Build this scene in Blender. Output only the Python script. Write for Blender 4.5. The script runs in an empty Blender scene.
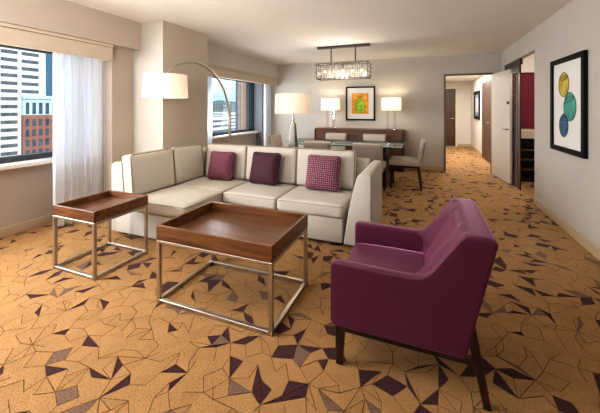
import bpy, bmesh, math, random
from mathutils import Vector, Matrix
from mathutils.geometry import delaunay_2d_cdt
random.seed(7)
scene = bpy.context.scene
COL = scene.collection
PI = math.pi

# ------------------------------------------------------------------ materials
def new_mat(name):
    m = bpy.data.materials.new(name); m.use_nodes = True
    nt = m.node_tree
    return m, nt, nt.nodes['Principled BSDF']

def mat(name, col, rough=.6, metal=0, var=.0, scale=20, bump=0, bscale=200, sheen=0, sheen_tint=None,
        stretch=(1, 1, 1), spec=None, emit=0, emit_col=None):
    m, nt, b = new_mat(name)
    c = (*col, 1)
    b.inputs['Base Color'].default_value = c
    b.inputs['Roughness'].default_value = rough
    b.inputs['Metallic'].default_value = metal
    if spec is not None: b.inputs['Specular IOR Level'].default_value = spec
    tc = nt.nodes.new('ShaderNodeTexCoord')
    mp = nt.nodes.new('ShaderNodeMapping'); mp.inputs['Scale'].default_value = stretch
    nt.links.new(tc.outputs['Object'], mp.inputs['Vector'])
    if var:
        n = nt.nodes.new('ShaderNodeTexNoise'); n.inputs['Scale'].default_value = scale
        n.inputs['Detail'].default_value = 4
        r = nt.nodes.new('ShaderNodeValToRGB')
        r.color_ramp.elements[0].position = .3; r.color_ramp.elements[1].position = .7
        r.color_ramp.elements[0].color = (*[q*(1-var) for q in col], 1)
        r.color_ramp.elements[1].color = (*[min(1, q*(1+var)) for q in col], 1)
        nt.links.new(mp.outputs[0], n.inputs['Vector'])
        nt.links.new(n.outputs['Fac'], r.inputs['Fac'])
        nt.links.new(r.outputs['Color'], b.inputs['Base Color'])
    if bump:
        n2 = nt.nodes.new('ShaderNodeTexNoise'); n2.inputs['Scale'].default_value = bscale
        n2.inputs['Detail'].default_value = 3
        bp = nt.nodes.new('ShaderNodeBump'); bp.inputs['Strength'].default_value = bump
        bp.inputs['Distance'].default_value = .01
        nt.links.new(mp.outputs[0], n2.inputs['Vector'])
        nt.links.new(n2.outputs['Fac'], bp.inputs['Height'])
        nt.links.new(bp.outputs['Normal'], b.inputs['Normal'])
    if sheen:
        b.inputs['Sheen Weight'].default_value = sheen
        b.inputs['Sheen Roughness'].default_value = .28
        b.inputs['Sheen Tint'].default_value = (*(sheen_tint or col), 1)
    if emit:
        b.inputs['Emission Color'].default_value = (*(emit_col or col), 1)
        b.inputs['Emission Strength'].default_value = emit
    return m

def wood(name, c1, c2, rough=.35, axis=0, scale=1.0):
    m, nt, b = new_mat(name)
    tc = nt.nodes.new('ShaderNodeTexCoord')
    mp = nt.nodes.new('ShaderNodeMapping')
    s = [14*scale]*3; s[axis] = 1.1*scale
    mp.inputs['Scale'].default_value = s
    n = nt.nodes.new('ShaderNodeTexNoise'); n.inputs['Scale'].default_value = 1.6
    n.inputs['Detail'].default_value = 7; n.inputs['Distortion'].default_value = 1.2
    r = nt.nodes.new('ShaderNodeValToRGB')
    r.color_ramp.elements[0].position = .32; r.color_ramp.elements[1].position = .68
    r.color_ramp.elements[0].color = (*c1, 1); r.color_ramp.elements[1].color = (*c2, 1)
    n3 = nt.nodes.new('ShaderNodeTexNoise'); n3.inputs['Scale'].default_value = 9
    n3.inputs['Detail'].default_value = 5
    mx = nt.nodes.new('ShaderNodeMixRGB'); mx.blend_type = 'MULTIPLY'; mx.inputs['Fac'].default_value = .45
    L = nt.links.new
    L(tc.outputs['Object'], mp.inputs['Vector']); L(mp.outputs[0], n.inputs['Vector']); L(mp.outputs[0], n3.inputs['Vector'])
    L(n.outputs['Fac'], r.inputs['Fac']); L(r.outputs['Color'], mx.inputs[1]); L(n3.outputs['Fac'], mx.inputs[2])
    L(mx.outputs[0], b.inputs['Base Color'])
    b.inputs['Roughness'].default_value = rough
    return m

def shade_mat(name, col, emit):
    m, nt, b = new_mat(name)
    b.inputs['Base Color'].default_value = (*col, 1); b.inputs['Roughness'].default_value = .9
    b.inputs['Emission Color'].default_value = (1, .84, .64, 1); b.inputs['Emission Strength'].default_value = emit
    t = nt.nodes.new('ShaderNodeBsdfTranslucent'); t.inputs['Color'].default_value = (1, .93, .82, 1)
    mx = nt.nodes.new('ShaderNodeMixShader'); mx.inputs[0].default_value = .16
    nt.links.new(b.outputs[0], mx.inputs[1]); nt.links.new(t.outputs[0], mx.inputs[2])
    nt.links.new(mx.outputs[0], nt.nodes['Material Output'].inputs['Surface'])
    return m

def sheer_mat(name, col, alpha, tl=.55):
    m, nt, b = new_mat(name)
    b.inputs['Base Color'].default_value = (*col, 1); b.inputs['Roughness'].default_value = .9
    t = nt.nodes.new('ShaderNodeBsdfTranslucent'); t.inputs['Color'].default_value = (*col, 1)
    tr = nt.nodes.new('ShaderNodeBsdfTransparent')
    wv = nt.nodes.new('ShaderNodeTexNoise'); wv.inputs['Scale'].default_value = 300
    mx = nt.nodes.new('ShaderNodeMixShader'); mx.inputs[0].default_value = tl
    m2 = nt.nodes.new('ShaderNodeMixShader'); m2.inputs[0].default_value = alpha
    L = nt.links.new
    L(b.outputs[0], mx.inputs[1]); L(t.outputs[0], mx.inputs[2])
    L(mx.outputs[0], m2.inputs[1]); L(tr.outputs[0], m2.inputs[2])
    L(m2.outputs[0], nt.nodes['Material Output'].inputs['Surface'])
    return m

def glass_mat(name, tint=(1, 1, 1), trans=.85, rough=.03):
    m, nt, b = new_mat(name)
    tr = nt.nodes.new('ShaderNodeBsdfTransparent'); tr.inputs['Color'].default_value = (*tint, 1)
    g = nt.nodes.new('ShaderNodeBsdfGlossy'); g.inputs['Roughness'].default_value = rough
    fr = nt.nodes.new('ShaderNodeFresnel'); fr.inputs['IOR'].default_value = 1.5
    ad = nt.nodes.new('ShaderNodeMath'); ad.operation = 'MULTIPLY_ADD'
    ad.inputs[1].default_value = trans; ad.inputs[2].default_value = .01
    mx = nt.nodes.new('ShaderNodeMixShader')
    L = nt.links.new
    L(fr.outputs[0], ad.inputs[0]); L(ad.outputs[0], mx.inputs[0])
    L(tr.outputs[0], mx.inputs[1]); L(g.outputs[0], mx.inputs[2])
    L(mx.outputs[0], nt.nodes['Material Output'].inputs['Surface'])
    return m

M = {}
M['wall'] = mat('painted wall warm greige', (.52, .485, .44), .85, var=.02, scale=3, bump=.08, bscale=120, stretch=(1, 1, .15))
M['tan'] = mat('tan wall and shaded column side', (.46, .395, .33), .85, var=.02, scale=3, bump=.06, bscale=90)
M['ceil'] = mat('ceiling paint', (.76, .72, .675), .9, var=.015, scale=2)
M['base'] = mat('tan baseboard', (.50, .385, .25), .55, var=.03, scale=6)
M['sill'] = mat('pale stone sill', (.80, .77, .72), .4, var=.03, scale=15)
M['valance'] = mat('tan fabric valance', (.53, .445, .35), .8, var=.03, scale=30)
M['alu'] = mat('dark grey aluminium', (.055, .06, .068), .45, .3)
M['white'] = mat('white door paint', (.66, .60, .53), .5, var=.01, scale=4)
M['trimw'] = mat('cream trim', (.70, .62, .50), .5, var=.02, scale=8)
M['glass'] = glass_mat('window glass', (.97, .99, 1), .2)
M['tglass'] = glass_mat('table glass', (.72, .86, .82), 1.0)
M['glassedge'] = mat('green glass edge', (.45, .72, .66), .15, var=.1, scale=8)
M['clear'] = glass_mat('clear acrylic', (.93, .95, .96), 1.0)
M['sheer'] = sheer_mat('sheer white voile', (.93, .94, .97), .14)
M['sheer_far'] = sheer_mat('sheer white voile far', (.90, .90, .92), .05, .2)
M['linen'] = mat('cream linen weave', (.56, .525, .465), .9, var=.06, scale=260, bump=.25, bscale=420, sheen=.15, sheen_tint=(1, .95, .85))
M['piping'] = mat('piping cord taupe', (.26, .21, .16), .9, var=.05, scale=90)
M['walnut'] = wood('walnut veneer', (.10, .037, .014), (.30, .122, .046), .32, 0)
M['walnut_in'] = wood('walnut veneer tray bed', (.12, .050, .023), (.26, .115, .052), .3, 0)
M['darkwood'] = wood('dark espresso wood', (.018, .008, .006), (.05, .020, .014), .35, 2)
M['sidewood'] = wood('red brown sideboard wood', (.13, .055, .032), (.22, .10, .06), .4, 0)
M['doorwood'] = wood('brown hallway door wood', (.06, .026, .014), (.13, .06, .035), .45, 2)
M['steel'] = mat('brushed steel', (.54, .50, .45), .36, 1.0, var=.05, scale=60, stretch=(1, 1, 1))
M['bronze'] = mat('dark bronze', (.06, .05, .045), .35, .8, var=.1, scale=40)
M['velvet'] = mat('purple velvet', (.112, .021, .052), .5, var=.06, scale=5, bump=.06, bscale=60, sheen=1.0, sheen_tint=(1.0, .46, .70), spec=.2)
M['dining'] = mat('grey beige leather', (.46, .40, .34), .5, var=.04, scale=25, bump=.05, bscale=200)
M['taupe'] = mat('shade toned leather', (.26, .215, .18), .5, var=.05, scale=25)
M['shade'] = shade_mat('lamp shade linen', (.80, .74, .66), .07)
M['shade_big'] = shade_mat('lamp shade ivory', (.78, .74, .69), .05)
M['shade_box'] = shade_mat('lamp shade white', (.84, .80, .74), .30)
M['bulb'] = mat('bulb glow', (1, .85, .6), .5, emit=9, emit_col=(1, .74, .42), var=.01)
M['black'] = mat('black picture frame', (.008, .007, .007), .6, var=.1, scale=40, spec=.15)
M['mat'] = mat('white mat board', (.80, .78, .74), .8, var=.01, scale=30)
M['red'] = mat('burgundy wall', (.155, .012, .030), .8, var=.03, scale=6)
M['counter'] = mat('pale counter stone', (.66, .58, .47), .35, var=.04, scale=30)

def pillow_mat(name, c1, c2, scale, thr):
    m, nt, b = new_mat(name)
    L = nt.links.new
    tc = nt.nodes.new('ShaderNodeTexCoord')
    v = nt.nodes.new('ShaderNodeTexVoronoi'); v.inputs['Scale'].default_value = scale
    v.inputs['Randomness'].default_value = .3; v.voronoi_dimensions = '2D'
    r = nt.nodes.new('ShaderNodeValToRGB')
    r.color_ramp.elements[0].position = thr; r.color_ramp.elements[1].position = thr+.12
    r.color_ramp.elements[0].color = (*c2, 1); r.color_ramp.elements[1].color = (*c1, 1)
    sp = nt.nodes.new('ShaderNodeSeparateXYZ'); cb = nt.nodes.new('ShaderNodeCombineXYZ')
    L(tc.outputs['Object'], sp.inputs[0]); L(sp.outputs['X'], cb.inputs['X']); L(sp.outputs['Z'], cb.inputs['Y'])
    L(cb.outputs[0], v.inputs['Vector']); L(v.outputs['Distance'], r.inputs['Fac'])
    L(r.outputs['Color'], b.inputs['Base Color'])
    b.inputs['Roughness'].default_value = .8
    b.inputs['Sheen Weight'].default_value = .3; b.inputs['Sheen Tint'].default_value = (*[min(1, q*3) for q in c1], 1)
    bp = nt.nodes.new('ShaderNodeBump'); bp.inputs['Strength'].default_value = .3; bp.inputs['Distance'].default_value = .01
    L(v.outputs['Distance'], bp.inputs['Height']); L(bp.outputs['Normal'], b.inputs['Normal'])
    return m
M['pil_a'] = pillow_mat('magenta woven pillow', (.115, .026, .050), (.27, .11, .15), 58, .26)
M['pil_b'] = pillow_mat('dark plum tufted pillow', (.040, .010, .020), (.085, .022, .042), 85, .3)
M['pil_c'] = pillow_mat('magenta dotted pillow', (.125, .024, .052), (.42, .24, .29), 44, .20)

def carpet_mat():
    m, nt, b = new_mat('carved patterned carpet')
    L = nt.links.new
    at = nt.nodes.new('ShaderNodeAttribute'); at.attribute_name = 'tone'
    tc = nt.nodes.new('ShaderNodeTexCoord')
    n = nt.nodes.new('ShaderNodeTexNoise'); n.inputs['Scale'].default_value = 170; n.inputs['Detail'].default_value = 3
    r = nt.nodes.new('ShaderNodeValToRGB')
    r.color_ramp.elements[0].position = .3; r.color_ramp.elements[0].color = (.66, .63, .60, 1)
    r.color_ramp.elements[1].position = .7; r.color_ramp.elements[1].color = (1.15, 1.15, 1.15, 1)
    mx = nt.nodes.new('ShaderNodeMixRGB'); mx.blend_type = 'MULTIPLY'; mx.inputs[0].default_value = 1
    L(tc.outputs['Object'], n.inputs['Vector']); L(n.outputs['Fac'], r.inputs['Fac'])
    L(at.outputs['Color'], mx.inputs[1]); L(r.outputs['Color'], mx.inputs[2])
    L(mx.outputs[0], b.inputs['Base Color'])
    bp = nt.nodes.new('ShaderNodeBump'); bp.inputs['Strength'].default_value = .35; bp.inputs['Distance'].default_value = .006
    L(n.outputs['Fac'], bp.inputs['Height']); L(bp.outputs['Normal'], b.inputs['Normal'])
    b.inputs['Roughness'].default_value = .95
    b.inputs['Specular IOR Level'].default_value = .1
    b.inputs['Sheen Weight'].default_value = .12
    b.inputs['Sheen Tint'].default_value = (1, .85, .6, 1)
    return m
M['carpet'] = carpet_mat()

# ------------------------------------------------------------------ mesh helpers
def box(bm, x0, x1, y0, y1, z0, z1, bev=0, seg=2):
    vs = [bm.verts.new(p) for p in [(x0,y0,z0),(x1,y0,z0),(x1,y1,z0),(x0,y1,z0),(x0,y0,z1),(x1,y0,z1),(x1,y1,z1),(x0,y1,z1)]]
    fs = [bm.faces.new([vs[i] for i in f]) for f in [(3,2,1,0),(4,5,6,7),(0,1,5,4),(1,2,6,5),(2,3,7,6),(3,0,4,7)]]
    if bev:
        es = list({e for f in fs for e in f.edges})
        bmesh.ops.bevel(bm, geom=es, offset=bev, segments=seg, profile=.5, affect='EDGES')
    return bm

def prism(bm, pts, a0, a1, axis='y', bev=0, seg=2):
    """pts: polygon in the two other axes; extruded along axis from a0 to a1"""
    def P(p, a):
        if axis == 'y': return (p[0], a, p[1])
        if axis == 'x': return (a, p[0], p[1])
        return (p[0], p[1], a)
    A = [bm.verts.new(P(p, a0)) for p in pts]; B = [bm.verts.new(P(p, a1)) for p in pts]
    fs = [bm.faces.new(A), bm.faces.new(B[::-1])]
    n = len(pts)
    for i in range(n):
        j = (i+1) % n
        fs.append(bm.faces.new([A[j], A[i], B[i], B[j]]))
    bmesh.ops.recalc_face_normals(bm, faces=fs)
    if bev:
        es = list({e for f in fs for e in f.edges})
        bmesh.ops.bevel(bm, geom=es, offset=bev, segments=seg, profile=.5, affect='EDGES')
    return bm

def tube(bm, pts, r, n=10, closed=False, cap=True):
    pts = [Vector(p) for p in pts]; N = len(pts); rings = []
    rad = r if callable(r) else (lambda t: r)
    prev = None
    for i, p in enumerate(pts):
        if closed: d = pts[(i+1) % N]-pts[i-1]
        else: d = pts[min(i+1, N-1)]-pts[max(i-1, 0)]
        d.normalize()
        if prev is None:
            up = Vector((0, 0, 1)) if abs(d.z) < .9 else Vector((1, 0, 0))
            a = d.cross(up).normalized()
        else:
            a = (prev - d*prev.dot(d)).normalized()
        prev = a; b = d.cross(a)
        rr = rad(i/max(1, N-1))
        rings.append([bm.verts.new(p + (a*math.cos(2*PI*k/n) + b*math.sin(2*PI*k/n))*rr) for k in range(n)])
    for i in range(N if closed else N-1):
        A, B = rings[i], rings[(i+1) % N]
        for k in range(n):
            bm.faces.new([A[k], A[(k+1) % n], B[(k+1) % n], B[k]])
    if not closed and cap:
        bm.faces.new(rings[0][::-1]); bm.faces.new(rings[-1])
    bmesh.ops.recalc_face_normals(bm, faces=bm.faces[:])
    return bm

def lathe(bm, prof, c=(0, 0, 0), n=32, capped=True):
    rings = []
    for r, z in prof:
        rings.append([bm.verts.new((c[0]+r*math.cos(2*PI*k/n), c[1]+r*math.sin(2*PI*k/n), c[2]+z)) for k in range(n)])
    for A, B in zip(rings, rings[1:]):
        for k in range(n):
            bm.faces.new([A[k], A[(k+1) % n], B[(k+1) % n], B[k]])
    if capped:
        bm.faces.new(rings[0][::-1]); bm.faces.new(rings[-1])
    bmesh.ops.recalc_face_normals(bm, faces=bm.faces[:])
    return bm

def taper(bm, p0, p1, w0, w1, d0=None, d1=None):
    """square bar from p0 to p1, widths in x (w) and y (d)"""
    d0 = d0 or w0; d1 = d1 or w1
    A = [bm.verts.new((p0[0]+sx*w0/2, p0[1]+sy*d0/2, p0[2])) for sx, sy in ((-1,-1),(1,-1),(1,1),(-1,1))]
    B = [bm.verts.new((p1[0]+sx*w1/2, p1[1]+sy*d1/2, p1[2])) for sx, sy in ((-1,-1),(1,-1),(1,1),(-1,1))]
    fs = [bm.faces.new(A[::-1]), bm.faces.new(B)]
    for i in range(4):
        j = (i+1) % 4; fs.append(bm.faces.new([A[i], A[j], B[j], B[i]]))
    bmesh.ops.recalc_face_normals(bm, faces=fs)
    es = list({e for f in fs for e in f.edges})
    bmesh.ops.bevel(bm, geom=es, offset=.004, segments=1, affect='EDGES')
    return bm

def cushion(bm, sx, sy, sz, r, puff=.0, axis=2, cuts=12, both=True, pinch=0, mtx=None):
    """soft rounded box centred at 0; puffed along axis; pinch pulls edge mid-points in (throw pillow)"""
    t = bmesh.new()
    bmesh.ops.create_cube(t, size=2)
    bmesh.ops.subdivide_edges(t, edges=t.edges[:], cuts=cuts, use_grid_fill=True)
    h = (sx/2, sy/2, sz/2)
    for v in t.verts:
        u = [math.copysign(abs(q)**.62, q) for q in v.co]
        p = Vector([u[i]*h[i] for i in range(3)])
        rr = [min(r, h[i]*.98) for i in range(3)]
        inner = Vector([max(-(h[i]-rr[i]), min(h[i]-rr[i], p[i])) for i in range(3)])
        d = p-inner
        if d.length > 1e-9:
            q = Vector([d[i]/rr[i] for i in range(3)]); q.normalize()
            p = inner + Vector([q[i]*rr[i] for i in range(3)])
        o = [i for i in range(3) if i != axis]
        a, b = p[o[0]]/h[o[0]], p[o[1]]/h[o[1]]
        f = max(0, 1-a*a)*max(0, 1-b*b)
        s = 1 if p[axis] > 0 else -1
        if both or s > 0:
            p[axis] += s*puff*(f**.6)
        if pinch:
            k = abs(p[axis])/h[axis]
            p[o[0]] *= 1-pinch*(1-b*b); p[o[1]] *= 1-pinch*(1-a*a)
            edge = max(abs(a), abs(b))
            p[axis] *= 1-.55*max(0, edge-.4)**2/.36
        v.co = p
    if mtx is not None: bmesh.ops.transform(t, matrix=mtx, verts=t.verts[:])
    me = bpy.data.meshes.new('tmp'); t.to_mesh(me); t.free()
    bm.from_mesh(me); bpy.data.meshes.remove(me)
    return bm

def obj(name, bm, m, parent=None, loc=None, smooth=35):
    me = bpy.data.meshes.new(name)
    bm.normal_update(); bm.to_mesh(me); bm.free()
    me.materials.append(m if not isinstance(m, str) else M[m])
    for p in me.polygons: p.use_smooth = True
    me.set_sharp_from_angle(angle=math.radians(smooth))
    o = bpy.data.objects.new(name, me); COL.objects.link(o)
    if parent: o.parent = parent
    if loc: o.location = loc
    return o
def B(*a, **k): return box(bmesh.new(), *a, **k)
def NB(): return bmesh.new()
def tag(o, label, cat, group=None):
    o['label'] = label; o['category'] = cat
    if group: o['group'] = group
    return o
def thing(name, label, cat, loc=(0, 0, 0), rz=0, group=None):
    o = bpy.data.objects.new(name, None); COL.objects.link(o)
    o.location = loc; o.rotation_euler = (0, 0, rz); o.empty_display_size = .1
    return tag(o, label, cat, group)
def struct(name, bm, m, parent=None):
    o = obj(name, bm, m, parent)
    if not parent: o['kind'] = 'structure'
    return o
def dup(root, loc, rz, label, group=None):
    r = root.copy(); COL.objects.link(r); r.location = loc; r.rotation_euler = (0, 0, rz); r['label'] = label
    for ch in list(root.children):
        c = ch.copy(); COL.objects.link(c); c.parent = r
        for g in list(ch.children):
            d = g.copy(); COL.objects.link(d); d.parent = c
    return r

# ------------------------------------------------------------------ camera
F, H0, CH = 312.0, 108.5, 1.355
TH = math.atan2(124, 312)
cam = bpy.data.cameras.new('camera'); co = bpy.data.objects.new('camera', cam); COL.objects.link(co)
cam.sensor_fit = 'HORIZONTAL'; cam.sensor_width = 36; cam.lens = F/600*36
cam.shift_y = -(206.5-H0)/600
cam.clip_end = 2000
co.location = (0, 0, CH); co.rotation_euler = (PI/2, 0, TH)
scene.camera = co
FW = (-math.sin(TH), math.cos(TH)); RT = (math.cos(TH), math.sin(TH))
def on_x(u, v, x):          # where a sight line meets the plane x = const (used to survey the photo)
    a = (u-300)/F; rx, ry = FW[0]+a*RT[0], FW[1]+a*RT[1]; d = x/rx
    return (x, ry*d, CH+(H0-v)/F*d)

# ------------------------------------------------------------------ room shell
ZC = 2.5
WL, WR, WB, WF = -4.12, 1.46, 7.4, -4.5

def build_floor():
    # carved carpet: a five-fold rhomb tiling, cut pieces coloured singly and in pinwheels
    x0, x1, y0, y1 = -4.3, 2.6, WF-.1, 12.7
    EDGE = .091
    phi = (1+5**.5)/2
    R0 = EDGE*phi**11; cx, cy = -.9, 4.6
    tri = []
    for k in range(10):
        p = complex(math.cos((2*k-1)*PI/10), math.sin((2*k-1)*PI/10))*R0
        q = complex(math.cos((2*k+1)*PI/10), math.sin((2*k+1)*PI/10))*R0
        if k % 2 == 0: p, q = q, p
        tri.append((0, 0j, p, q))
    def keep(t):
        r = max(abs(t[1]-t[2]), abs(t[2]-t[3]), abs(t[1]-t[3]))
        c = (t[1]+t[2]+t[3])/3
        return x0-r < c.real+cx < x1+r and y0-r < c.imag+cy < y1+r
    e = R0
    while e > EDGE*1.02:
        out = []
        for t, A, B_, C in tri:
            if t == 0:
                P = A+(B_-A)/phi
                out += [(0, C, P, B_), (1, P, C, A)]
            else:
                Q = B_+(A-B_)/phi; R = B_+(C-B_)/phi
                out += [(1, R, C, A), (1, Q, R, B_), (0, R, Q, A)]
        tri = [t for t in out if keep(t)]; e /= phi
    key = lambda z: (round(z.real*500), round(z.imag*500))
    # random shove of the vertices so the pieces turn into uneven kites and shards
    off = {}
    rot = complex(math.cos(.31), math.sin(.31))
    def V_(z):
        k = key(z)
        if k not in off: off[k] = complex(random.gauss(0, .010), random.gauss(0, .010))
        w_ = z+off[k]
        return Vector((w_.real+cx, w_.imag+cy))
    pair = {}
    for i, t in enumerate(tri):
        m = (t[2]+t[3])/2; pair.setdefault(key(m), []).append(i)
    polys = []                       # (points, vertex keys)
    for ids in pair.values():
        if len(ids) == 2 and random.random() < .62:
            a_, b_ = tri[ids[0]], tri[ids[1]]
            polys.append([a_[1], a_[2], b_[1], a_[3]])
        else:
            for i in ids: polys.append(list(tri[i][1:]))
    vp = {}
    for i, p in enumerate(polys):
        for z in p: vp.setdefault(key(z), []).append(i)
    dark = {}; taken = set(); vs = list(vp); random.shuffle(vs)
    for v in vs[:int(len(vs)*.105)]:
        fs = vp[v]
        if any(i in taken for i in fs): continue
        c = complex(v[0]/500, v[1]/500)
        def an(i):
            d = sum(polys[i])/len(polys[i])-c; return math.atan2(d.imag, d.real)
        fs = sorted(fs, key=an)
        for i in fs[::2][:random.choice((1, 1, 2, 2, 3))]: dark[i] = 'p'
        taken.update(fs)
    for i in range(len(polys)):
        if i not in dark:
            r = random.random()
            if r < .030: dark[i] = 'p'
            elif r < .065: dark[i] = 't'
    for i in list(dark):                  # slice half of the dark rhombs lengthwise into shards
        p = polys[i]
        if len(p) == 4 and random.random() < .55:
            if abs(p[0]-p[2]) > abs(p[1]-p[3]): a_, b_ = [p[0], p[1], p[2]], [p[0], p[2], p[3]]
            else: a_, b_ = [p[1], p[2], p[3]], [p[1], p[3], p[0]]
            if random.random() < .5: a_, b_ = b_, a_
            polys[i] = a_; polys.append(b_)
    bm = bmesh.new(); lay = bm.loops.layers.float_color.new('tone')
    def addf(co, col):
        f = bm.faces.new([bm.verts.new(c) for c in co]); f.normal_update()
        if f.normal.z < 0: f.normal_flip()
        for l in f.loops: l[lay] = (*col, 1)
    tan = TAN; line = LINE; plum = PLUM; tau = TAU_
    addf([(x0, y0, -.004), (x1, y0, -.004), (x1, y1, -.004), (x0, y1, -.004)], line)
    groove = {}; owner = {}
    for i, p in enumerate(polys):
        for k in range(len(p)): owner.setdefault(frozenset((key(p[k]), key(p[(k+1) % len(p)]))), []).append(i)
    for ek, ow in owner.items():
        if any(i in dark for i in ow): groove[ek] = .0016
        else: groove[ek] = random.choice((.0024, .0020, .0017)) if random.random() < .56 else 0
    for i, p in enumerate(polys):
        co = [V_(z) for z in p]
        if any(not (x0 < q.x < x1 and y0 < q.y < y1) for q in co): continue
        w_ = [groove[frozenset((key(p[k]), key(p[(k+1) % len(p)])))] for k in range(len(p))]
        ar = sum(co[k-1].x*co[k].y-co[k].x*co[k-1].y for k in range(len(co)))/2
        if abs(ar) < 1e-5: continue
        if ar < 0:
            co = co[::-1]; n_ = len(co); w_ = [w_[(n_-2-k) % n_] for k in range(n_)]
        n_ = len(co); q_ = []
        for k in range(n_):          # move each side inwards by its own groove width
            P0, P1, P2 = co[k-1], co[k], co[(k+1) % n_]
            d1 = (P1-P0).normalized(); d2 = (P2-P1).normalized()
            n1 = Vector((-d1.y, d1.x)); n2 = Vector((-d2.y, d2.x))
            cr = d1.x*d2.y-d1.y*d2.x
            if abs(cr) < .15: q_.append(P1+(n1*w_[k-1]+n2*w_[k])*.5); continue
            A_ = P1+n1*w_[k-1]; B2 = P1+n2*w_[k]; df = B2-A_
            t_ = (df.x*d2.y-df.y*d2.x)/cr
            q_.append(A_+d1*t_)
        d = dark.get(i)
        if d == 'p': col = plum
        elif d == 't': col = tau
        else:
            k = random.uniform(.95, 1.05); col = tuple(q*k for q in tan)
        addf([(q.x, q.y, 0) for q in q_], col)
    o = obj('floor', bm, 'carpet'); o['kind'] = 'structure'
TAN = (.43, .242, .100); LINE = (.23, .12, .05); PLUM = (.066, .024, .030); TAU_ = (.215, .13, .092)
build_floor()

b = NB(); box(b, -4.4, 2.7, WF-.2, 7.52, ZC, ZC+.15); struct('ceiling', b, 'ceil')
b = NB(); box(b, -.2, 2.0, 7.52, 12.7, 2.3, 2.45); struct('ceiling_hallway', b, mat('hall ceiling paint', (.80, .77, .72), .9, var=.01))
# left wall with its two window openings and the pier beside the first curtain
b = NB()
box(b, -4.4, WL, WF, 3.1, -.02, .72); box(b, -4.4, WL, WF, 3.1, 2.06, ZC)
box(b, -4.4, WL, WF, -2.2, .72, 2.06)
box(b, -4.4, -3.67, 2.79, 3.1, .0, ZC)
struct('wall_left', b, 'tan')
b = NB()
box(b, -4.4, WL, 4.0, WB, -.02, .72); box(b, -4.4, WL, 4.0, WB, 2.06, ZC)
box(b, -4.4, WL, 4.0, 4.7, .72, 2.06)
struct('wall_left_dining', b, 'wall')
b = NB(); box(b, -4.4, -3.145, 3.1, 4.0, -.02, ZC)
colw = struct('wall_column', b, 'wall')
colw.data.materials.append(M['tan'])
for p in colw.data.polygons:
    if p.normal.x > .5: p.material_index = 1  # darker tan on the room-facing side paints in the column's shade
b = NB(); box(b, -4.3, -3.93, 7.22, 7.4, 0, 2.1); struct('trim_1', b, mat('grey window reveal', (.20, .205, .21), .7, var=.02))
b = NB(); box(b, -4.12, -3.52, WF, 3.1, 2.137, ZC); struct('trim_2', b, 'tan')
b = NB(); box(b, -4.12, -3.52, 4.0, WB, 2.137, ZC); struct('trim_3', b, 'wall')
# back wall, door opening x .42 .. 1.30
b = NB()
box(b, -4.4, .42, WB, 7.52, -.02, ZC); box(b, 1.30, 2.7, WB, 7.52, -.02, ZC); box(b, .42, 1.30, WB, 7.52, 2.075, ZC)
struct('wall_back', b, 'wall')
# right wall, opening y 5.35 .. 7.17
b = NB()
box(b, WR, WR+.09, WF, 5.355, -.02, ZC); box(b, WR, WR+.09, 5.355, WB, 2.19, ZC); box(b, WR, WR+.09, 7.17, WB, -.02, 2.19)
struct('wall_right', b, 'wall')
b = NB(); box(b, -4.4, 2.7, WF-.15, WF, -.02, ZC); struct('wall_front', b, 'wall')
# closet alcove behind the right wall
b = NB(); box(b, 1.55, 2.6, 7.36, 7.4, 0, 2.06); struct('wall_alcove', b, 'red')
b = NB(); box(b, 1.55, 2.6, 7.30, 7.36, 2.06, ZC); box(b, 2.55, 2.65, 5.3, 7.36, -.02, ZC); box(b, 1.55, 2.6, 5.2, 5.3, -.02, ZC)
struct('wall_alcove_side', b, 'white')
# hallway beyond the door
b = NB(); box(b, -.2, .56, 12.45, 12.55, -.02, 2.35); box(b, 1.10, 1.70, 12.45, 12.55, -.02, 2.35); box(b, .56, 1.10, 12.45, 12.55, 2.08, 2.35)
struct('wall_hallway_back', b, mat('hall wall paint', (.66, .61, .54), .85, var=.02))
b = NB(); box(b, 1.53, 1.65, 7.52, 12.45, -.02, 2.35); struct('wall_hallway_right', b, bpy.data.materials['hall wall paint'])
b = NB(); box(b, -.1, .1, 7.52, 12.45, -.02, 2.35); struct('wall_hallway_left', b, bpy.data.materials['hall wall paint'])
# baseboards
def bb(name, *a): struct(name, B(*a, bev=.004, seg=1), 'base')
bb('baseboard_left', WL, WL+.015, WF, 2.79, 0, .10)
bb('baseboard_back', -4.12, .42, WB-.015, WB, 0, .10)
bb('baseboard_right', WR-.015, WR, WF, 5.355, 0, .10)
bb('baseboard_hallway_back', 1.10, 1.53, 12.435, 12.45, 0, .10)
bb('baseboard_hallway_right', 1.515, 1.53, 9.97, 12.435, 0, .10)
bb('baseboard_column', -3.145, -3.13, 3.95, 4.0, 0, .10)
bb('baseboard_dining', WL, WL+.015, 4.0, WB-.02, 0, .10)

# windows
def window(name, y0, y1, mull):
    fr = NB(); x0, x1, z0, z1 = -4.26, -4.18, .80, 2.06
    box(fr, x0, x1, y0, y1, z0-.06, z0+.03); box(fr, x0, x1, y0, y1, z1-.04, z1)
    box(fr, x0, x1, y0, y0+.05, z0+.03, z1-.04); box(fr, x0, x1, y1-.05, y1, z0+.03, z1-.04)
    for m_ in mull: box(fr, x0, x1, m_-.03, m_+.03, z0+.03, z1-.04)
    w = struct(name, fr, 'alu')
    struct('window_pane', B(-4.225, -4.215, y0+.02, y1-.02, z0, z1-.01), 'glass', w)
    struct('window_sill', B(-4.39, -4.0, y0, y1, .722, .767, bev=.006), 'sill', w)
    return w
window('window_1', -2.2, 2.79, [-.4, 1.2])
window('window_2', 4.7, 7.22, [7.0])
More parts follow.
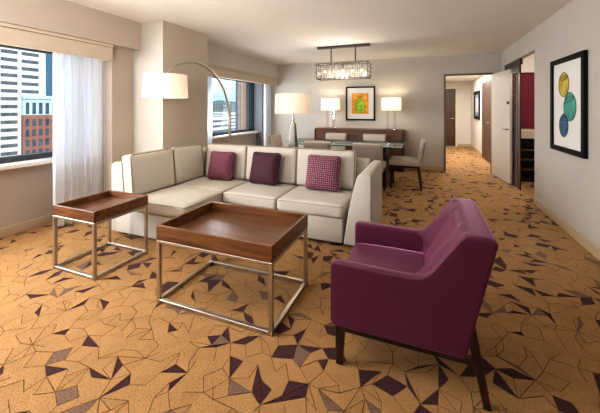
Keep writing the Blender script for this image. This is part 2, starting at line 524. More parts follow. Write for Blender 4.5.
# dark side post of the second window
# valances
def valance(label, y0, y1):
    t = thing('window_valance', label, 'valance', (-3.58, (y0+y1)/2, 1.945)); h = (y1-y0)/2
    obj('fascia', B(-.04, .03, -h, h, 0, .155, bev=.004, seg=1), 'valance', t)
    obj('top_strip', B(-.04, .045, -h, h, .157, .19, bev=.003, seg=1), 'valance', t)
    obj('end_cap', B(-.18, -.042, h-.02, h, 0, .19), 'valance', t)
valance('tan box valance running above the near window and white sheer curtain', WF+.05, 2.71)
valance('pale tan box valance above the far window behind the arc lamp', 4.05, 7.39)

def curtain(label, x, y0, y1, folds, z1=2.11, m='sheer'):
    n = folds*14; b = NB(); cols = []
    for i in range(n+1):
        t = i/n; ph = t*folds*2*PI
        dx = .042*math.sin(ph+.6*math.sin(ph*.37)); dy = .012*math.sin(2*ph+1)
        cols.append([b.verts.new((dx*(.75+.35*(1-k/8)), (y0-y1)/2+(y1-y0)*t+dy+.0*k, .02+(z1-.02)*k/8)) for k in range(9)])
    for A, C in zip(cols, cols[1:]):
        for k in range(8): b.faces.new([A[k], C[k], C[k+1], A[k+1]])
    o = obj('sheer_curtain', b, m, loc=(x, (y0+y1)/2, 0), smooth=180)
    return tag(o, label, 'curtain', 'white sheer curtains')
curtain('tall white sheer curtain gathered at the right of the near window', -3.84, 2.20, 2.86, 8)
curtain('white sheer curtain beside the column at left of far window', -3.84, 4.25, 5.03, 7)
curtain('white sheer curtain in the far corner next to the back wall', -3.76, 7.0, 7.355, 5, m='sheer_far')

# ------------------------------------------------------------------ doors
def lever(parent, x, y, z, s):
    b = NB(); tube(b, [(x, y, z), (x+s*.05, y, z)], .011); tube(b, [(x+s*.05, y, z), (x+s*.05, y+.11, z)], .009)
    lathe(b, [(.026, 0), (.026, .006)], (x, y, z-.003)); obj('door_handle', b, 'bronze', parent)
    b = NB(); tube(b, [(x, y, z+.48), (x+s*.022, y, z+.48)], .026, 16); obj('deadbolt', b, 'bronze', parent)
d1 = bpy.data.objects.new('door_1', None); COL.objects.link(d1); d1['kind'] = 'structure'
ang = math.atan2(1.425-1.29, 7.40-6.58)
d1.location = (1.285, 7.385, 0); d1.rotation_euler = (0, 0, ang)
obj('door_leaf', B(0, .042, -.84, 0, .01, 2.06, bev=.003, seg=1), 'white', d1)
lever(d1, 0, -.79, .98, -1)
lever(d1, .042, -.79, .98, 1)
b = NB(); box(b, .40, .435, 7.38, 7.525, 0, 2.09); box(b, 1.288, 1.315, 7.392, 7.525, 0, 2.09); box(b, .40, 1.315, 7.392, 7.525, 2.06, 2.09)
struct('trim_4', b, mat('door frame brown', (.14, .10, .07), .5, var=.03))
def slab_door(name, x0, x1, y0, y1, z1):
    d = struct(name, B(x0, x1, y0, y1, .01, z1, bev=.004, seg=1), 'doorwood'); return d
d2 = slab_door('door_2', .60, 1.05, 12.46, 12.50, 2.06)
b = NB(); tube(b, [(1.0, 12.458, 1.0), (1.0, 12.41, 1.0)], .012); tube(b, [(1.0, 12.41, 1.0), (.90, 12.41, 1.0)], .009); obj('door_handle', b, 'steel', d2)
b = NB(); box(b, .555, .60, 12.43, 12.5, 0, 2.10); box(b, 1.05, 1.11, 12.43, 12.5, 0, 2.10); box(b, .555, 1.11, 12.43, 12.5, 2.06, 2.12)
struct('trim_5', b, 'trimw')
d3 = slab_door('door_3', 1.495, 1.528, 8.70, 9.94, 2.06)
b = NB(); tube(b, [(1.495, 8.82, 1.0), (1.45, 8.82, 1.0)], .012); tube(b, [(1.45, 8.82, 1.0), (1.45, 8.93, 1.0)], .009); obj('door_handle', b, 'steel', d3)
# louvred closet panel, its post and top track
lv = bpy.data.objects.new('door_4', None); COL.objects.link(lv); lv['kind'] = 'structure'
lv.location = (1.50, 7.0, 0); lv.rotation_euler = (0, 0, 0)
b = NB(); box(b, -.02, .02, -.66, 0, .02, .12); box(b, -.02, .02, -.66, 0, 2.05, 2.09); box(b, -.02, .02, -.66, -.62, .12, 2.05); box(b, -.02, .02, -.06, 0, .12, 2.05)
lm = wood('louvre grey brown wood', (.12, .10, .09), (.22, .18, .16), .4, 1)
obj('door_frame', b, lm, lv)
b = NB()
for k in range(44):
    z = .13+k*.0436
    prism(b, [(-.016, z), (-.012, z-.004), (.016, z+.030), (.012, z+.034)], -.62, -.06, 'y')
obj('louvre_slats', b, lm, lv)
b = NB(); box(b, 1.475, 1.492, 6.14, 6.24, 0, 2.19); box(b, 1.475, 1.54, 6.24, 7.17, 2.10, 2.19); struct('trim_6', b, 'darkwood')

# minibar cabinet in the alcove
t = thing('minibar_cabinet', 'dark open shelf cabinet under pale counter in the red alcove', 'cabinet', (2.07, 7.1, 0))
b = NB(); box(b, -.48, -.43, -.23, .25, 0, .80); box(b, .43, .48, -.23, .25, 0, .80); box(b, -.43, .43, .22, .25, 0, .80); box(b, -.43, .43, -.2, .22, 0, .06)
obj('case', b, 'darkwood', t)
for z in (.22, .40, .58): obj('shelf', B(-.428, .428, -.22, .218, z, z+.022), wood('shelf wood', (.10, .06, .04), (.2, .12, .08), .4, 0), t)
obj('counter', B(-.49, .48, -.26, .25, .803, .955, bev=.005, seg=1), 'counter', t)

# ------------------------------------------------------------------ sectional sofa
OX, OY = -1.8, 3.3
t = thing('sectional_sofa', 'cream linen L shaped sectional sofa with dark piping', 'sofa', (OX, OY, 0)); sofa = t
def S(x0, x1, y0, y1, z0, z1, **k): return B(x0-OX, x1-OX, y0-OY, y1-OY, z0, z1, **k)
b = S(-3.06, -2.125, 2.365, 3.70, .045, .285, bev=.012)
obj('base', b, 'linen', t)
b = S(-2.115, -1.44, 2.955, 3.62, .045, .285, bev=.012); obj('base', b, 'linen', t)
b = S(-1.43, -.735, 2.955, 3.62, .045, .285, bev=.012); obj('base', b, 'linen', t)
# back frames
b = NB(); prism(b, [(-3.13-OX, .045), (-3.13-OX, .75), (-3.09-OX, .78), (-3.0-OX, .78), (-2.955-OX, .74), (-2.93-OX, .29), (-3.06-OX, .045)], 2.37-OY, 3.845-OY, 'y', bev=.012)
obj('back_frame', b, 'linen', t)
b = NB(); prism(b, [(3.62-OY, .045), (3.66-OY, .29), (3.70-OY, .72), (3.74-OY, .755), (3.82-OY, .755), (3.85-OY, .72), (3.85-OY, .045)], -2.94-OX, -.60-OX, 'x', bev=.012)
obj('back_frame', b, 'linen', t)
b = NB(); prism(b, [(-.722-OX, .045), (-.715-OX, .10), (-.675-OX, .36), (-.640-OX, .53), (-.600-OX, .68), (-.575-OX, .725), (-.545-OX, .742), (-.475-OX, .742), (-.458-OX, .725), (-.458-OX, .045)],
               2.945-OY, 3.78-OY, 'y', bev=.014, seg=3)
arm = obj('arm', b, 'linen', t, smooth=50)
b = NB(); tube(b, [(-.460-OX, 2.950-OY, .06), (-.460-OX, 2.950-OY, .40), (-.460-OX, 2.950-OY, .715)], .004, 6); obj('piping', b, 'piping', arm)
for fx, fy in ((-3.0, 2.45), (-2.2, 2.45), (-.8, 3.05), (-.55, 3.7), (-3.0, 3.7), (-1.45, 3.05)):
    b = NB(); taper(b, (fx-OX, fy-OY, 0), (fx-OX, fy-OY, .05), .05, .06); obj('foot', b, 'darkwood', t)
def rrect(hx, hy, r, n=5):
    out = []
    for cx, cy, a0 in ((hx-r, hy-r, 0), (-hx+r, hy-r, PI/2), (-hx+r, -hy+r, PI), (hx-r, -hy+r, 1.5*PI)):
        for k in range(n+1):
            a = a0+PI/2*k/n; out.append((cx+r*math.cos(a), cy+r*math.sin(a)))
    return out
def seat_cushion(x0, x1, y0, y1, z0=.288, z1=.415, puff=.022):
    b = NB(); sx, sy, sz = x1-x0, y1-y0, z1-z0
    cushion(b, sx, sy, sz, .035, puff, 2, cuts=14, both=False, mtx=Matrix.Translation(((x0+x1)/2-OX, (y0+y1)/2-OY, (z0+z1)/2)))
    c = obj('seat_cushion', b, 'linen', t, smooth=70)
    p = NB(); tube(p, [((x0+x1)/2-OX+q[0], (y0+y1)/2-OY+q[1], z1-.012) for q in rrect(sx/2-.003, sy/2-.003, .035)], .0045, 6, closed=True)
    obj('piping', p, mat_pip, c)
mat_pip = mat('piping cord beige', (.40, .34, .27), .9, var=.05, scale=90)
seat_cushion(-2.85, -2.112, 2.352, 2.985)
seat_cushion(-2.85, -2.125, 2.99, 3.56)
seat_cushion(-2.105, -1.437, 2.925, 3.56)
seat_cushion(-1.432, -.725, 2.925, 3.56)
def back_cushion(cx, cy, w, face, lean=.10, h=.44, th=.15, z0=.425):
    """face: 'y' looks towards -y, 'x' looks towards +x"""
    mt = Matrix.Translation((cx-OX, cy-OY, z0)) @ (Matrix.Rotation(PI/2, 4, 'Z') if face == 'x' else Matrix.Identity(4)) @ Matrix.Rotation(-lean, 4, 'X') @ Matrix.Translation((0, 0, h/2))
    b = NB(); cushion(b, w, th, h, .035, .022, 1, cuts=14, mtx=mt)
    c = obj('back_cushion', b, 'linen', t, smooth=70)
    for sgn in (-1, 1):
        p = NB(); tube(p, [mt @ Vector((q[0], sgn*(th/2-.010), q[1])) for q in rrect(w/2-.002, h/2-.002, .03)], .005, 6, closed=True)
        obj('piping', p, M['piping'], c)
for x0, x1 in ((-2.79, -2.165), (-2.155, -1.455), (-1.445, -.735)):
    back_cushion((x0+x1)/2, 3.565, x1-x0, 'y')
for y0, y1 in ((2.37, 2.965), (2.975, 3.50)):
    back_cushion(-2.87, (y0+y1)/2, y1-y0, 'x', h=.44)

def throw_pillow(label, m, cx, cy, rz, w=.36, h=.37):
    b = NB(); cushion(b, w, .15, h, .05, .02, 1, cuts=14, pinch=.045)
    o = obj('throw_pillow', b, m, loc=(cx, cy, .437+h/2*.97), smooth=180)
    o.rotation_euler = (-.30, 0, rz)
    return tag(o, label, 'pillow', 'throw pillows on the sofa')
throw_pillow('magenta woven throw pillow in the sofa corner, leftmost', 'pil_a', -2.44, 3.385, .10)
throw_pillow('dark plum shaggy throw pillow on the middle of the sofa', 'pil_b', -1.80, 3.375, -.06, .395, .395)
throw_pillow('magenta throw pillow with pale dots beside the right sofa arm', 'pil_c', -1.06, 3.375, .0, .40, .40)

# ------------------------------------------------------------------ tray tables
def tray_table(name, label, x0, x1, y0, y1, zt, zw):
    cx, cy = (x0+x1)/2, (y0+y1)/2; hx, hy = (x1-x0)/2, (y1-y0)/2
    t = thing(name, label, 'table', (cx, cy, 0), group='walnut tray tables')
    w = .022
    b = NB(); box(b, -hx+w, hx-w, -hy+w, hy-w, zw+.001, zw+.018)
    box(b, -hx, hx, -hy, -hy+w, zw, zt, bev=.003, seg=1); box(b, -hx, hx, hy-w, hy, zw, zt, bev=.003, seg=1)
    box(b, -hx, -hx+w, -hy+w, hy-w, zw, zt, bev=.003, seg=1); box(b, hx-w, hx, -hy+w, hy-w, zw, zt, bev=.003, seg=1)
    tr = obj('tray', b, 'walnut', t)
    obj('tray_bed', B(-hx+w+.001, hx-w-.001, -hy+w+.001, hy-w-.001, zw+.019, zw+.028), 'walnut_in', tr)
    q = .026; ins = .001; X, Y = hx-ins, hy-ins
    for sx in (-1, 1):
        for sy in (-1, 1):
            b = B(min(sx*X, sx*(X-q)), max(sx*X, sx*(X-q)), min(sy*Y, sy*(Y-q)), max(sy*Y, sy*(Y-q)), 0, zw-.001, bev=.002, seg=1)
            obj('leg', b, 'steel', t)
    for nm, z0, z1 in (('base_rail', .0, .026), ('top_rail', zw-.020, zw-.001)):
        for sy in (-1, 1):
            obj(nm, B(-X+q+.001, X-q-.001, min(sy*Y, sy*(Y-q)), max(sy*Y, sy*(Y-q)), z0, z1, bev=.002, seg=1), 'steel', t)
        for sx in (-1, 1):
            obj(nm, B(min(sx*X, sx*(X-q)), max(sx*X, sx*(X-q)), -Y+q+.001, Y-q-.001, z0, z1, bev=.002, seg=1), 'steel', t)
    return t
tray_table('coffee_table', 'large walnut tray coffee table on steel frame in front of the sofa', -1.74, -.835, 1.655, 2.265, .54, .437)
tray_table('side_table', 'small walnut tray side table on steel frame by the curtain', -2.925, -2.41, 1.68, 2.20, .54, .452)

# ------------------------------------------------------------------ purple armchair
AX, AY = -.08, 1.915
t = thing('armchair', 'purple velvet armchair with sloping wing arms and dark wood legs', 'armchair', (AX, AY, 0))
b = NB()
side = [(-.456, .215), (-.456, .535), (-.445, .548), (-.06, .540), (-.01, .548), (.03, .575), (.150, .750), (.175, .775), (.20, .778), (.292, .775), (.308, .758), (.178, .215)]
for ya, yb in ((1.583, 1.648), (2.192, 2.257)):
    prism(b, [(p[0]-AX, p[1]) for p in side], ya-AY, yb-AY, 'y')
prism(b, [(p[0]-AX, p[1]) for p in [(-.02, .215), (-.01, .40), (.03, .50), (.155, .745), (.185, .772), (.21, .780), (.292, .777), (.308, .758), (.178, .215)]], 1.60-AY, 2.24-AY, 'y')
box(b, -.445-AX, .05-AX, 1.60-AY, 2.24-AY, .215, .30)
for sg in (-1, 1):
    pts = [(-.03, .250, .545), (.03, .250, .57), (.15, .250, .755), (.2, .250, .779), (.29, .250, .778), (.165, .12, .765), (.29, .12, .778), (.0, .235, .44), (.045, .17, .48), (.2, .25, .4)]
    vs = [b.verts.new((p[0]-AX, sg*(p[1]+.01), p[2])) for p in pts]
    h_ = bmesh.ops.convex_hull(b, input=vs)
sh = obj('upholstered_shell', b, 'velvet', t, smooth=180)
m_ = sh.modifiers.new('remesh', 'REMESH'); m_.mode = 'VOXEL'; m_.voxel_size = .0085; m_.use_smooth_shade = True
m_ = sh.modifiers.new('smooth', 'SMOOTH'); m_.factor = .5; m_.iterations = 16
b = NB(); cushion(b, .50, .535, .135, .035, .02, 2, cuts=14, both=False, mtx=Matrix.Translation((-.205-AX, 1.92-AY, .355)))
obj('seat_cushion', b, 'velvet', t, smooth=70)
# welt along the outer edges of both sides
for yy in (1.588, 2.252):
    b = NB(); tube(b, [(p[0]-AX+dx, yy-AY, p[1]+dz) for p, dx, dz in [((-.453, .24), 0, 0), ((-.453, .535), 0, -.004), ((-.44, .548), 0, -.006), ((-.06, .540), 0, -.006), ((-.01, .548), 0, -.005), ((.03, .575), .003, -.004), ((.150, .750), .006, -.003), ((.18, .775), 0, -.006)]], .0045, 6)
    obj('welt', b, 'velvet', sh)
for yy in (1.622, 2.218):
    b = NB(); taper(b, (-.418-AX, yy-AY, 0), (-.412-AX, yy-AY, .222), .034, .052, .03, .04); obj('leg', b, 'darkwood', t)
    b = NB(); taper(b, (.266-AX, yy-AY, 0), (.196-AX, yy-AY, .36), .032, .045, .03, .036); obj('leg', b, 'darkwood', t)
    obj('side_rail', B(-.385-AX, .212-AX, yy-.016-AY, yy+.016-AY, .182, .213, bev=.003, seg=1), 'darkwood', t)
obj('rear_rail', B(.215-AX, .243-AX, 1.64-AY, 2.20-AY, .185, .213, bev=.003, seg=1), 'darkwood', t)
obj('front_rail', B(-.425-AX, -.398-AX, 1.645-AY, 2.195-AY, .185, .213, bev=.003, seg=1), 'darkwood', t)

# ------------------------------------------------------------------ arc floor lamp
LX, LY = -2.74, 4.06
t = thing('arc_floor_lamp', 'arching bronze floor lamp with white drum shade over the sofa', 'floor lamp', (LX, LY, 0))
b = NB(); lathe(b, [(.15, 0), (.15, .02), (.145, .026), (.02, .03)]); obj('base', b, 'bronze', t)
px_ = [(229.6, 130), (229.2, 112), (226.5, 98), (221.6, 84.6), (211.4, 71), (198, 63), (184, 62.6), (174, 66), (165.6, 72.8)]
arc = []
for u, v in px_:
    p = on_x(u, v, -2.735); arc.append(Vector((p[0]-LX, p[1]-LY, p[2])))
low = Vector((0, 0, .03)); mid = Vector((0, 0, arc[0].z-.35))
ctrl = [low, Vector((0, 0, .4)), mid] + arc
def spline(P, n=8):
    out = []
    Q = [P[0]*2-P[1]]+P+[P[-1]*2-P[-2]]
    for i in range(1, len(Q)-2):
        for k in range(n):
            s = k/n; a, b_, c, d = Q[i-1:i+3]
            out.append(.5*((2*b_)+(c-a)*s+(2*a-5*b_+4*c-d)*s*s+(3*b_-a-3*c+d)*s**3))
    out.append(P[-1]); return out
b = NB(); tube(b, spline(ctrl), lambda s: .026-.013*s, 10); obj('arc_pole', b, 'steel', t)
tip = arc[-1]
ds = abs((tip.x+LX)*FW[0]+(tip.y+LY)*FW[1])
R_ = 20.3*ds/F; zt = CH+(H0-75)/F*ds; zb = CH+(H0-97.6)/F*ds
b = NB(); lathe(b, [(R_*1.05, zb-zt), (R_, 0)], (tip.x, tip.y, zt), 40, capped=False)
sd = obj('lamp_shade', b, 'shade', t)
b = NB(); tube(b, [(tip.x, tip.y, tip.z+.01), (tip.x, tip.y, zt-.06)], .009, 8); lathe(b, [(.02, 0), (.02, .06)], (tip.x, tip.y, zt-.11), 12); obj('stem', b, 'bronze', t)
for k in range(3):
    a = k*2*PI/3; b = NB(); tube(b, [(tip.x, tip.y, zt-.02), (tip.x+R_*math.cos(a), tip.y+R_*math.sin(a), zt-.004)], .003, 6); obj('spider_arm', b, 'bronze', sd)
b = NB(); bmesh.ops.create_uvsphere(b, u_segments=12, v_segments=8, radius=.032); bl = obj('bulb', b, 'bulb', t, loc=(tip.x, tip.y, zt-.15))
def point(loc, w, col=(1, .78, .52), r=.04):
    l = bpy.data.lights.new('lamp_or_fill_light', 'POINT'); l.energy = w; l.color = col; l.shadow_soft_size = r
    o = bpy.data.objects.new('lamp_or_fill_light', l); COL.objects.link(o); o.location = loc; return o
point((tip.x+LX, tip.y+LY, zt-.2), 6)

# ------------------------------------------------------------------ sofa table and glass lamp
t = thing('sofa_table', 'narrow dark wood console table behind the sofa under the glass lamp', 'table', (-1.7, 4.13, 0))
obj('tabletop', B(-.5, .5, -.17, .17, .70, .74, bev=.003, seg=1), 'darkwood', t)
for sx in (-1, 1):
    for sy in (-1, 1):
        b = NB(); taper(b, (sx*.46, sy*.13, 0), (sx*.46, sy*.13, .70), .035, .045); obj('leg', b, 'darkwood', t)
t = thing('table_lamp', 'tall glass obelisk table lamp with large pale drum shade behind sofa', 'lamp', (-1.755, 4.15, .74))
b = NB(); box(b, -.075, .075, -.075, .075, 0, .025, bev=.003, seg=1); obj('base', b, 'steel', t)
b = NB(); taper(b, (0, 0, .026), (0, 0, .40), .115, .062); obj('glass_column', b, mat('smoky mirrored glass', (.20, .17, .14), .15, .4, var=.25, scale=7, stretch=(3, 3, .6)), t)
b = NB(); lathe(b, [(.03, .40), (.03, .42), (.014, .425), (.014, .45), (.026, .455), (.026, .475), (.012, .48), (.012, .60)], n=16); obj('neck', b, 'steel', t)
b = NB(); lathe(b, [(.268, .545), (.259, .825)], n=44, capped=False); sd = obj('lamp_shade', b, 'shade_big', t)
for k in range(3):
    a = k*2*PI/3; b = NB(); tube(b, [(0, 0, .60), (.258*math.cos(a), .258*math.sin(a), .81)], .003, 6); obj('spider_arm', b, 'steel', sd)
b = NB(); bmesh.ops.create_uvsphere(b, u_segments=12, v_segments=8, radius=.03); obj('bulb', b, 'bulb', t, loc=(0, 0, .63))
point((-1.755, 4.15, 1.42), 7)

# ------------------------------------------------------------------ dining set
t = thing('dining_table', 'long glass topped dining table on dark wood pedestals', 'table', (-1.34, 5.6, 0))
tp = obj('glass_top', B(-1.02, 1.02, -.45, .45, .735, .75, bev=.003, seg=1), 'tglass', t)
b = NB(); box(b, -1.021, 1.021, -.4515, -.4505, .735, .749); box(b, -1.021, 1.021, .4505, .4515, .735, .749)
box(b, 1.0205, 1.0215, -.45, .45, .735, .749); box(b, -1.0215, -1.0205, -.45, .45, .735, .749)
obj('polished_edge', b, 'glassedge', tp)
for sx in (-1, 1): obj('pedestal', B(min(sx*.65, sx*.74), max(sx*.65, sx*.74), -.12, .36, 0, .70, bev=.004, seg=1), 'darkwood', t)
obj('under_frame', B(-.86, .86, -.30, .36, .70, .733, bev=.003, seg=1), 'darkwood', t)
def dining_chair(label):
    # faces -y in its own frame; origin under seat centre
    t = thing('dining_chair', label, 'chair', group='dining chairs')
    b = NB(); cushion(b, .45, .50, .10, .025, .012, 2, cuts=10, both=False, mtx=Matrix.Translation((0, 0, .44))); obj('seat', b, 'dining', t, smooth=70)
    b = NB()
    mt = Matrix.Translation((0, .235, .44)) @ Matrix.Rotation(-.17, 4, 'X') @ Matrix.Translation((0, 0, .195))
    cushion(b, .45, .06, .39, .02, .006, 1, cuts=10, mtx=mt); obj('backrest', b, 'dining', t, smooth=70)
    mt2 = mt @ Matrix.Translation((0, .034, 0))
    b = NB(); cushion(b, .44, .012, .38, .006, .006, 1, cuts=6, mtx=mt2); obj('backrest_shade', b, 'taupe', t, smooth=70)  # thin darker layer paints shade onto the outside of the chair back
    for sx in (-1, 1):
        b = NB(); taper(b, (sx*.195, -.215, 0), (sx*.195, -.215, .40), .03, .04); obj('leg', b, 'darkwood', t)
        b = NB(); taper(b, (sx*.195, .27, 0), (sx*.195, .215, .40), .03, .04); obj('leg', b, 'darkwood', t)
    obj('seat_frame', B(-.205, .205, -.225, .225, .355, .389, bev=.004, seg=1), 'darkwood', t)
    return t
ch = dining_chair('grey beige leather dining chair at the right head of glass table, side on')
ch.location = (-.31, 5.72, 0); ch.rotation_euler = (0, 0, -PI/2)      # faces -x
dup(ch, (-2.47, 5.62, 0), PI/2, 'grey beige leather dining chair at the left head of glass table')
dup(ch, (-1.60, 5.06, 0), PI, 'dining chair with shade toned back towards the sofa, left one of two')
dup(ch, (-.80, 5.06, 0), PI, 'dining chair with shade toned back towards the sofa, nearest the sofa arm')
dup(ch, (-1.77, 6.26, 0), 0, 'pale leather dining chair against the sideboard, left of the two')
dup(ch, (-.95, 6.26, 0), 0, 'pale leather dining chair against the sideboard, right of the two')

# sideboard
t = thing('sideboard', 'long red brown wooden sideboard against the back wall', 'sideboard', (-1.40, 7.16, 0))
obj('case', B(-.97, .97, -.18, .20, .08, .855, bev=.004, seg=1), 'sidewood', t)
obj('top', B(-.995, .995, -.21, .21, .857, .89, bev=.003, seg=1), 'sidewood', t)
for sx in (-1, 1): obj('end_panel', B(min(sx*.972, sx*.995), max(sx*.972, sx*.995), -.21, .21, 0, .855), 'darkwood', t)
for k in range(4): obj('door', B(-.968+k*.485, -.488+k*.485, -.20, -.182, .09, .85, bev=.002, seg=1), 'sidewood', t)
obj('plinth', B(-.96, .96, -.16, .18, 0, .078), 'darkwood', t)
def box_lamp(label, x):
    t = thing('table_lamp', label, 'lamp', (x, 7.16, .89), group='box shade lamps on the sideboard')
    obj('base', B(-.13, .13, -.07, .07, 0, .018, bev=.003, seg=1), 'clear', t)
    for sx in (-1, 1): obj('post', B(sx*.075-.022, sx*.075+.022, -.022, .022, .019, .43, bev=.003, seg=1), 'clear', t)
    b = NB(); tube(b, [(0, 0, .018), (0, 0, .50)], .007, 8); obj('stem', b, 'steel', t)
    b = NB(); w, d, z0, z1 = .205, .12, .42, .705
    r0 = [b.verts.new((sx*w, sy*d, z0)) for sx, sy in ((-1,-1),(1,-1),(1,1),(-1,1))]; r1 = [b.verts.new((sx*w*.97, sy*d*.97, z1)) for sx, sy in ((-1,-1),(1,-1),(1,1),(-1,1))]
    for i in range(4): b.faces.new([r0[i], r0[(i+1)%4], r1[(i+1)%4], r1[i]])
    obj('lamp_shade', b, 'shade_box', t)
    b = NB(); bmesh.ops.create_uvsphere(b, u_segments=12, v_segments=8, radius=.03); obj('bulb', b, 'bulb', t, loc=(0, 0, .53))
    point((x, 7.16, .89+.60), 8)
box_lamp('white box shade lamp on the sideboard left of the framed print', -2.06)
box_lamp('white box shade lamp on the sideboard right of the framed print', -.67)

# framed print on the back wall
def blob(bm, pts, y):
    bm.faces.new([bm.verts.new((p[0], y, p[1])) for p in pts])
def frame_y(t, w, h, fw, dep, matm):
    b = NB(); box(b, -w/2, w/2, -dep, 0, -h/2, -h/2+fw); box(b, -w/2, w/2, -dep, 0, h/2-fw, h/2); box(b, -w/2, -w/2+fw, -dep, 0, -h/2+fw, h/2-fw); box(b, w/2-fw, w/2, -dep, 0, -h/2+fw, h/2-fw)
    obj('frame', b, 'black', t)
    obj('mat_board', B(-w/2+fw, w/2-fw, -dep*.4, -.002, -h/2+fw, h/2-fw), matm, t)
t = thing('framed_print', 'black framed print of a green pear on orange, back wall', 'picture', (-1.40, 7.395, 1.475), group='framed pictures')
frame_y(t, .69, .80, .035, .03, 'mat')
om, nt, bs = new_mat('orange yellow wash')
n = nt.nodes.new('ShaderNodeTexNoise'); n.inputs['Scale'].default_value = 7; r = nt.nodes.new('ShaderNodeValToRGB')
r.color_ramp.elements[0].position = .35; r.color_ramp.elements[0].color = (.75, .22, .01, 1); r.color_ramp.elements[1].position = .65; r.color_ramp.elements[1].color = (.90, .52, .02, 1)
nt.links.new(n.outputs['Fac'], r.inputs['Fac']); nt.links.new(r.outputs[0], bs.inputs['Base Color'])
pp = obj('print', B(-.20, .19, -.0155, -.0125, -.245, .245), om, t)
pear = [(math.sin(a)*(.125*(1-.42*max(0, math.cos(a)))), -math.cos(a)*-.17-.05+.02*math.cos(a)) for a in [k*2*PI/28 for k in range(28)]]
b = NB(); blob(b, pear[::-1], -.0165); obj('green_pear', b, mat('pear green', (.38, .62, .02), .6, var=.45, scale=14), pp)
b = NB(); ring = [(p[0]*1.0, p[1]) for p in pear]
tube(b, [(p[0], -.0168, p[1]) for p in ring], .005, 5, closed=True); tube(b, [(0, -.0168, .13), (.02, -.0168, .17), (.05, -.0168, .19)], .006, 5); tube(b, [(-.10, -.0168, .18), (0, -.0168, .14), (.10, -.0168, .18)], .006, 5)
obj('outline', b, mat('dark outline', (.35, .12, .01), .7, var=.1), pp)

# framed vase picture on the right wall (local: faces -y, then turned to face -x)
t = thing('framed_picture', 'tall black framed picture of yellow, teal and blue glass vases, right wall', 'picture', (1.457, 4.215, 1.395), -PI/2, 'framed pictures')
frame_y(t, .85, 1.045, .055, .035, 'mat')
def vase(label, cx, cz, sx, sz, rim, c1, c2, rot):
    pts = []
    for k in range(36):
        a = k*2*PI/36; x, z = math.sin(a)*sx, math.cos(a)*sz
        if z > sz*.35: x *= 1-(z/sz-.35)*(1-rim)/.65*.75; 
        x2 = x*math.cos(rot)-z*math.sin(rot); z2 = x*math.sin(rot)+z*math.cos(rot)
        pts.append((cx+x2, cz+z2))
    b = NB(); blob(b, pts, -.0155)
    v = obj('printed_vase', b, mat(label+' glass', c1, .5, var=.55, scale=9, stretch=(1, 1, 1)), t); v['label'] = label
    b = NB(); tube(b, [(p[0], -.0157, p[1]) for p in pts], .004, 5, closed=True)
    mid = [(cx+(math.cos(a)*sx*.72*math.cos(rot)-(sz*.55+math.sin(a)*sz*.16)*math.sin(rot)), -.0158, cz+(math.cos(a)*sx*.72*math.sin(rot)+(sz*.55+math.sin(a)*sz*.16)*math.cos(rot))) for a in [k*2*PI/20 for k in range(20)]]
    tube(b, mid, .006, 5, closed=True)
    obj('vase_outline', b, mat(label+' rim', c2, .5, var=.1), v)
# local x grows away from the room's back wall after the turn (x -> -y)
vase('yellow vase', -.085, .225, .135, .135, .95, (.46, .34, .02), (.17, .12, .01), .10)
vase('teal vase', .07, -.02, .15, .155, .8, (.03, .27, .22), (.02, .12, .10), .12)
vase('blue vase', -.085, -.225, .115, .13, .6, (.02, .10, .20), (.01, .03, .06), -.1)
# hallway picture
t = thing('hallway_picture', 'small black framed picture hanging in the bright hallway', 'picture', (1.527, 10.95, 1.46), -PI/2, 'framed pictures')
frame_y(t, 1.02, .86, .10, .03, mat('dark blue grey print', (.16, .18, .24), .6, var=.4, scale=3))
obj('print', B(-.26, .26, -.0155, -.0125, -.22, .22), mat('pale misty print', (.40, .42, .48), .6, var=.3, scale=4), t)

# ------------------------------------------------------------------ pendant over the table
t = thing('pendant_chandelier', 'rectangular bronze and crystal pendant hanging above the dining table', 'chandelier', (-1.37, 5.57, 2.499))
obj('ceiling_bar', B(-.485, .485, -.06, .06, -.035, 0, bev=.003, seg=1), 'bronze', t)
for x in (-.225, .225):
    b = NB(); tube(b, [(x, 0, -.035), (x, 0, -.32)], .011, 8); obj('rod', b, 'bronze', t)
b = NB(); X, Y = .47, .13
for z in (-.325, -.60):
    for sy in (-1, 1): box(b, -X, X, sy*Y-.008, sy*Y+.008, z-.008, z+.008)
    for sx in (-1, 1): box(b, sx*X-.008, sx*X+.008, -Y, Y, z-.008, z+.008)
for sx in (-1, 1):
    for sy in (-1, 1): box(b, sx*X-.006, sx*X+.006, sy*Y-.006, sy*Y+.006, -.60, -.325)
box(b, -.30, .30, -.02, .02, -.345, -.315)
obj('cage_frame', b, 'bronze', t)
cm = mat('smoked crystal', (.36, .33, .29), .18, .35, var=.5, scale=18)
n = 0
for sy in (-1, 1):
    for k in range(30):
        x = -X+.016+k*(2*X-.032)/29; n += 1
        b = NB(); z0 = -.615+.02*(k % 3); z1 = -.315-.015*(k % 2)
        box(b, x-.007, x+.007, sy*(Y+.018)-.004, sy*(Y+.018)+.004, z0, z1)
        obj('crystal_bar', b, cm, t)
for sx in (-1, 1):
    for z in (-.35, -.42, -.49, -.56):
        obj('crystal_bar', B(sx*(X+.018)-.012, sx*(X+.018)+.012, -Y-.02, Y+.02, z-.008, z+.008), cm, t)
for z in (-.40, -.47, -.54):
    for sy in (-1, 1): obj('cage_bar', B(-X, X, sy*(Y+.026)-.004, sy*(Y+.026)+.004, z-.004, z+.004), cm, t)
for k in range(5):
    x = -.34+k*.17
    b = NB(); bmesh.ops.create_uvsphere(b, u_segments=10, v_segments=8, radius=.024); obj('bulb', b, 'bulb', t, loc=(x, 0, -.46))
    b = NB(); tube(b, [(x, 0, -.44), (x, 0, -.345)], .008, 8); obj('socket', b, 'bronze', t)
    if k % 2 == 0: point((-1.37+x, 5.57, 2.00), 1.6, (1, .86, .68))

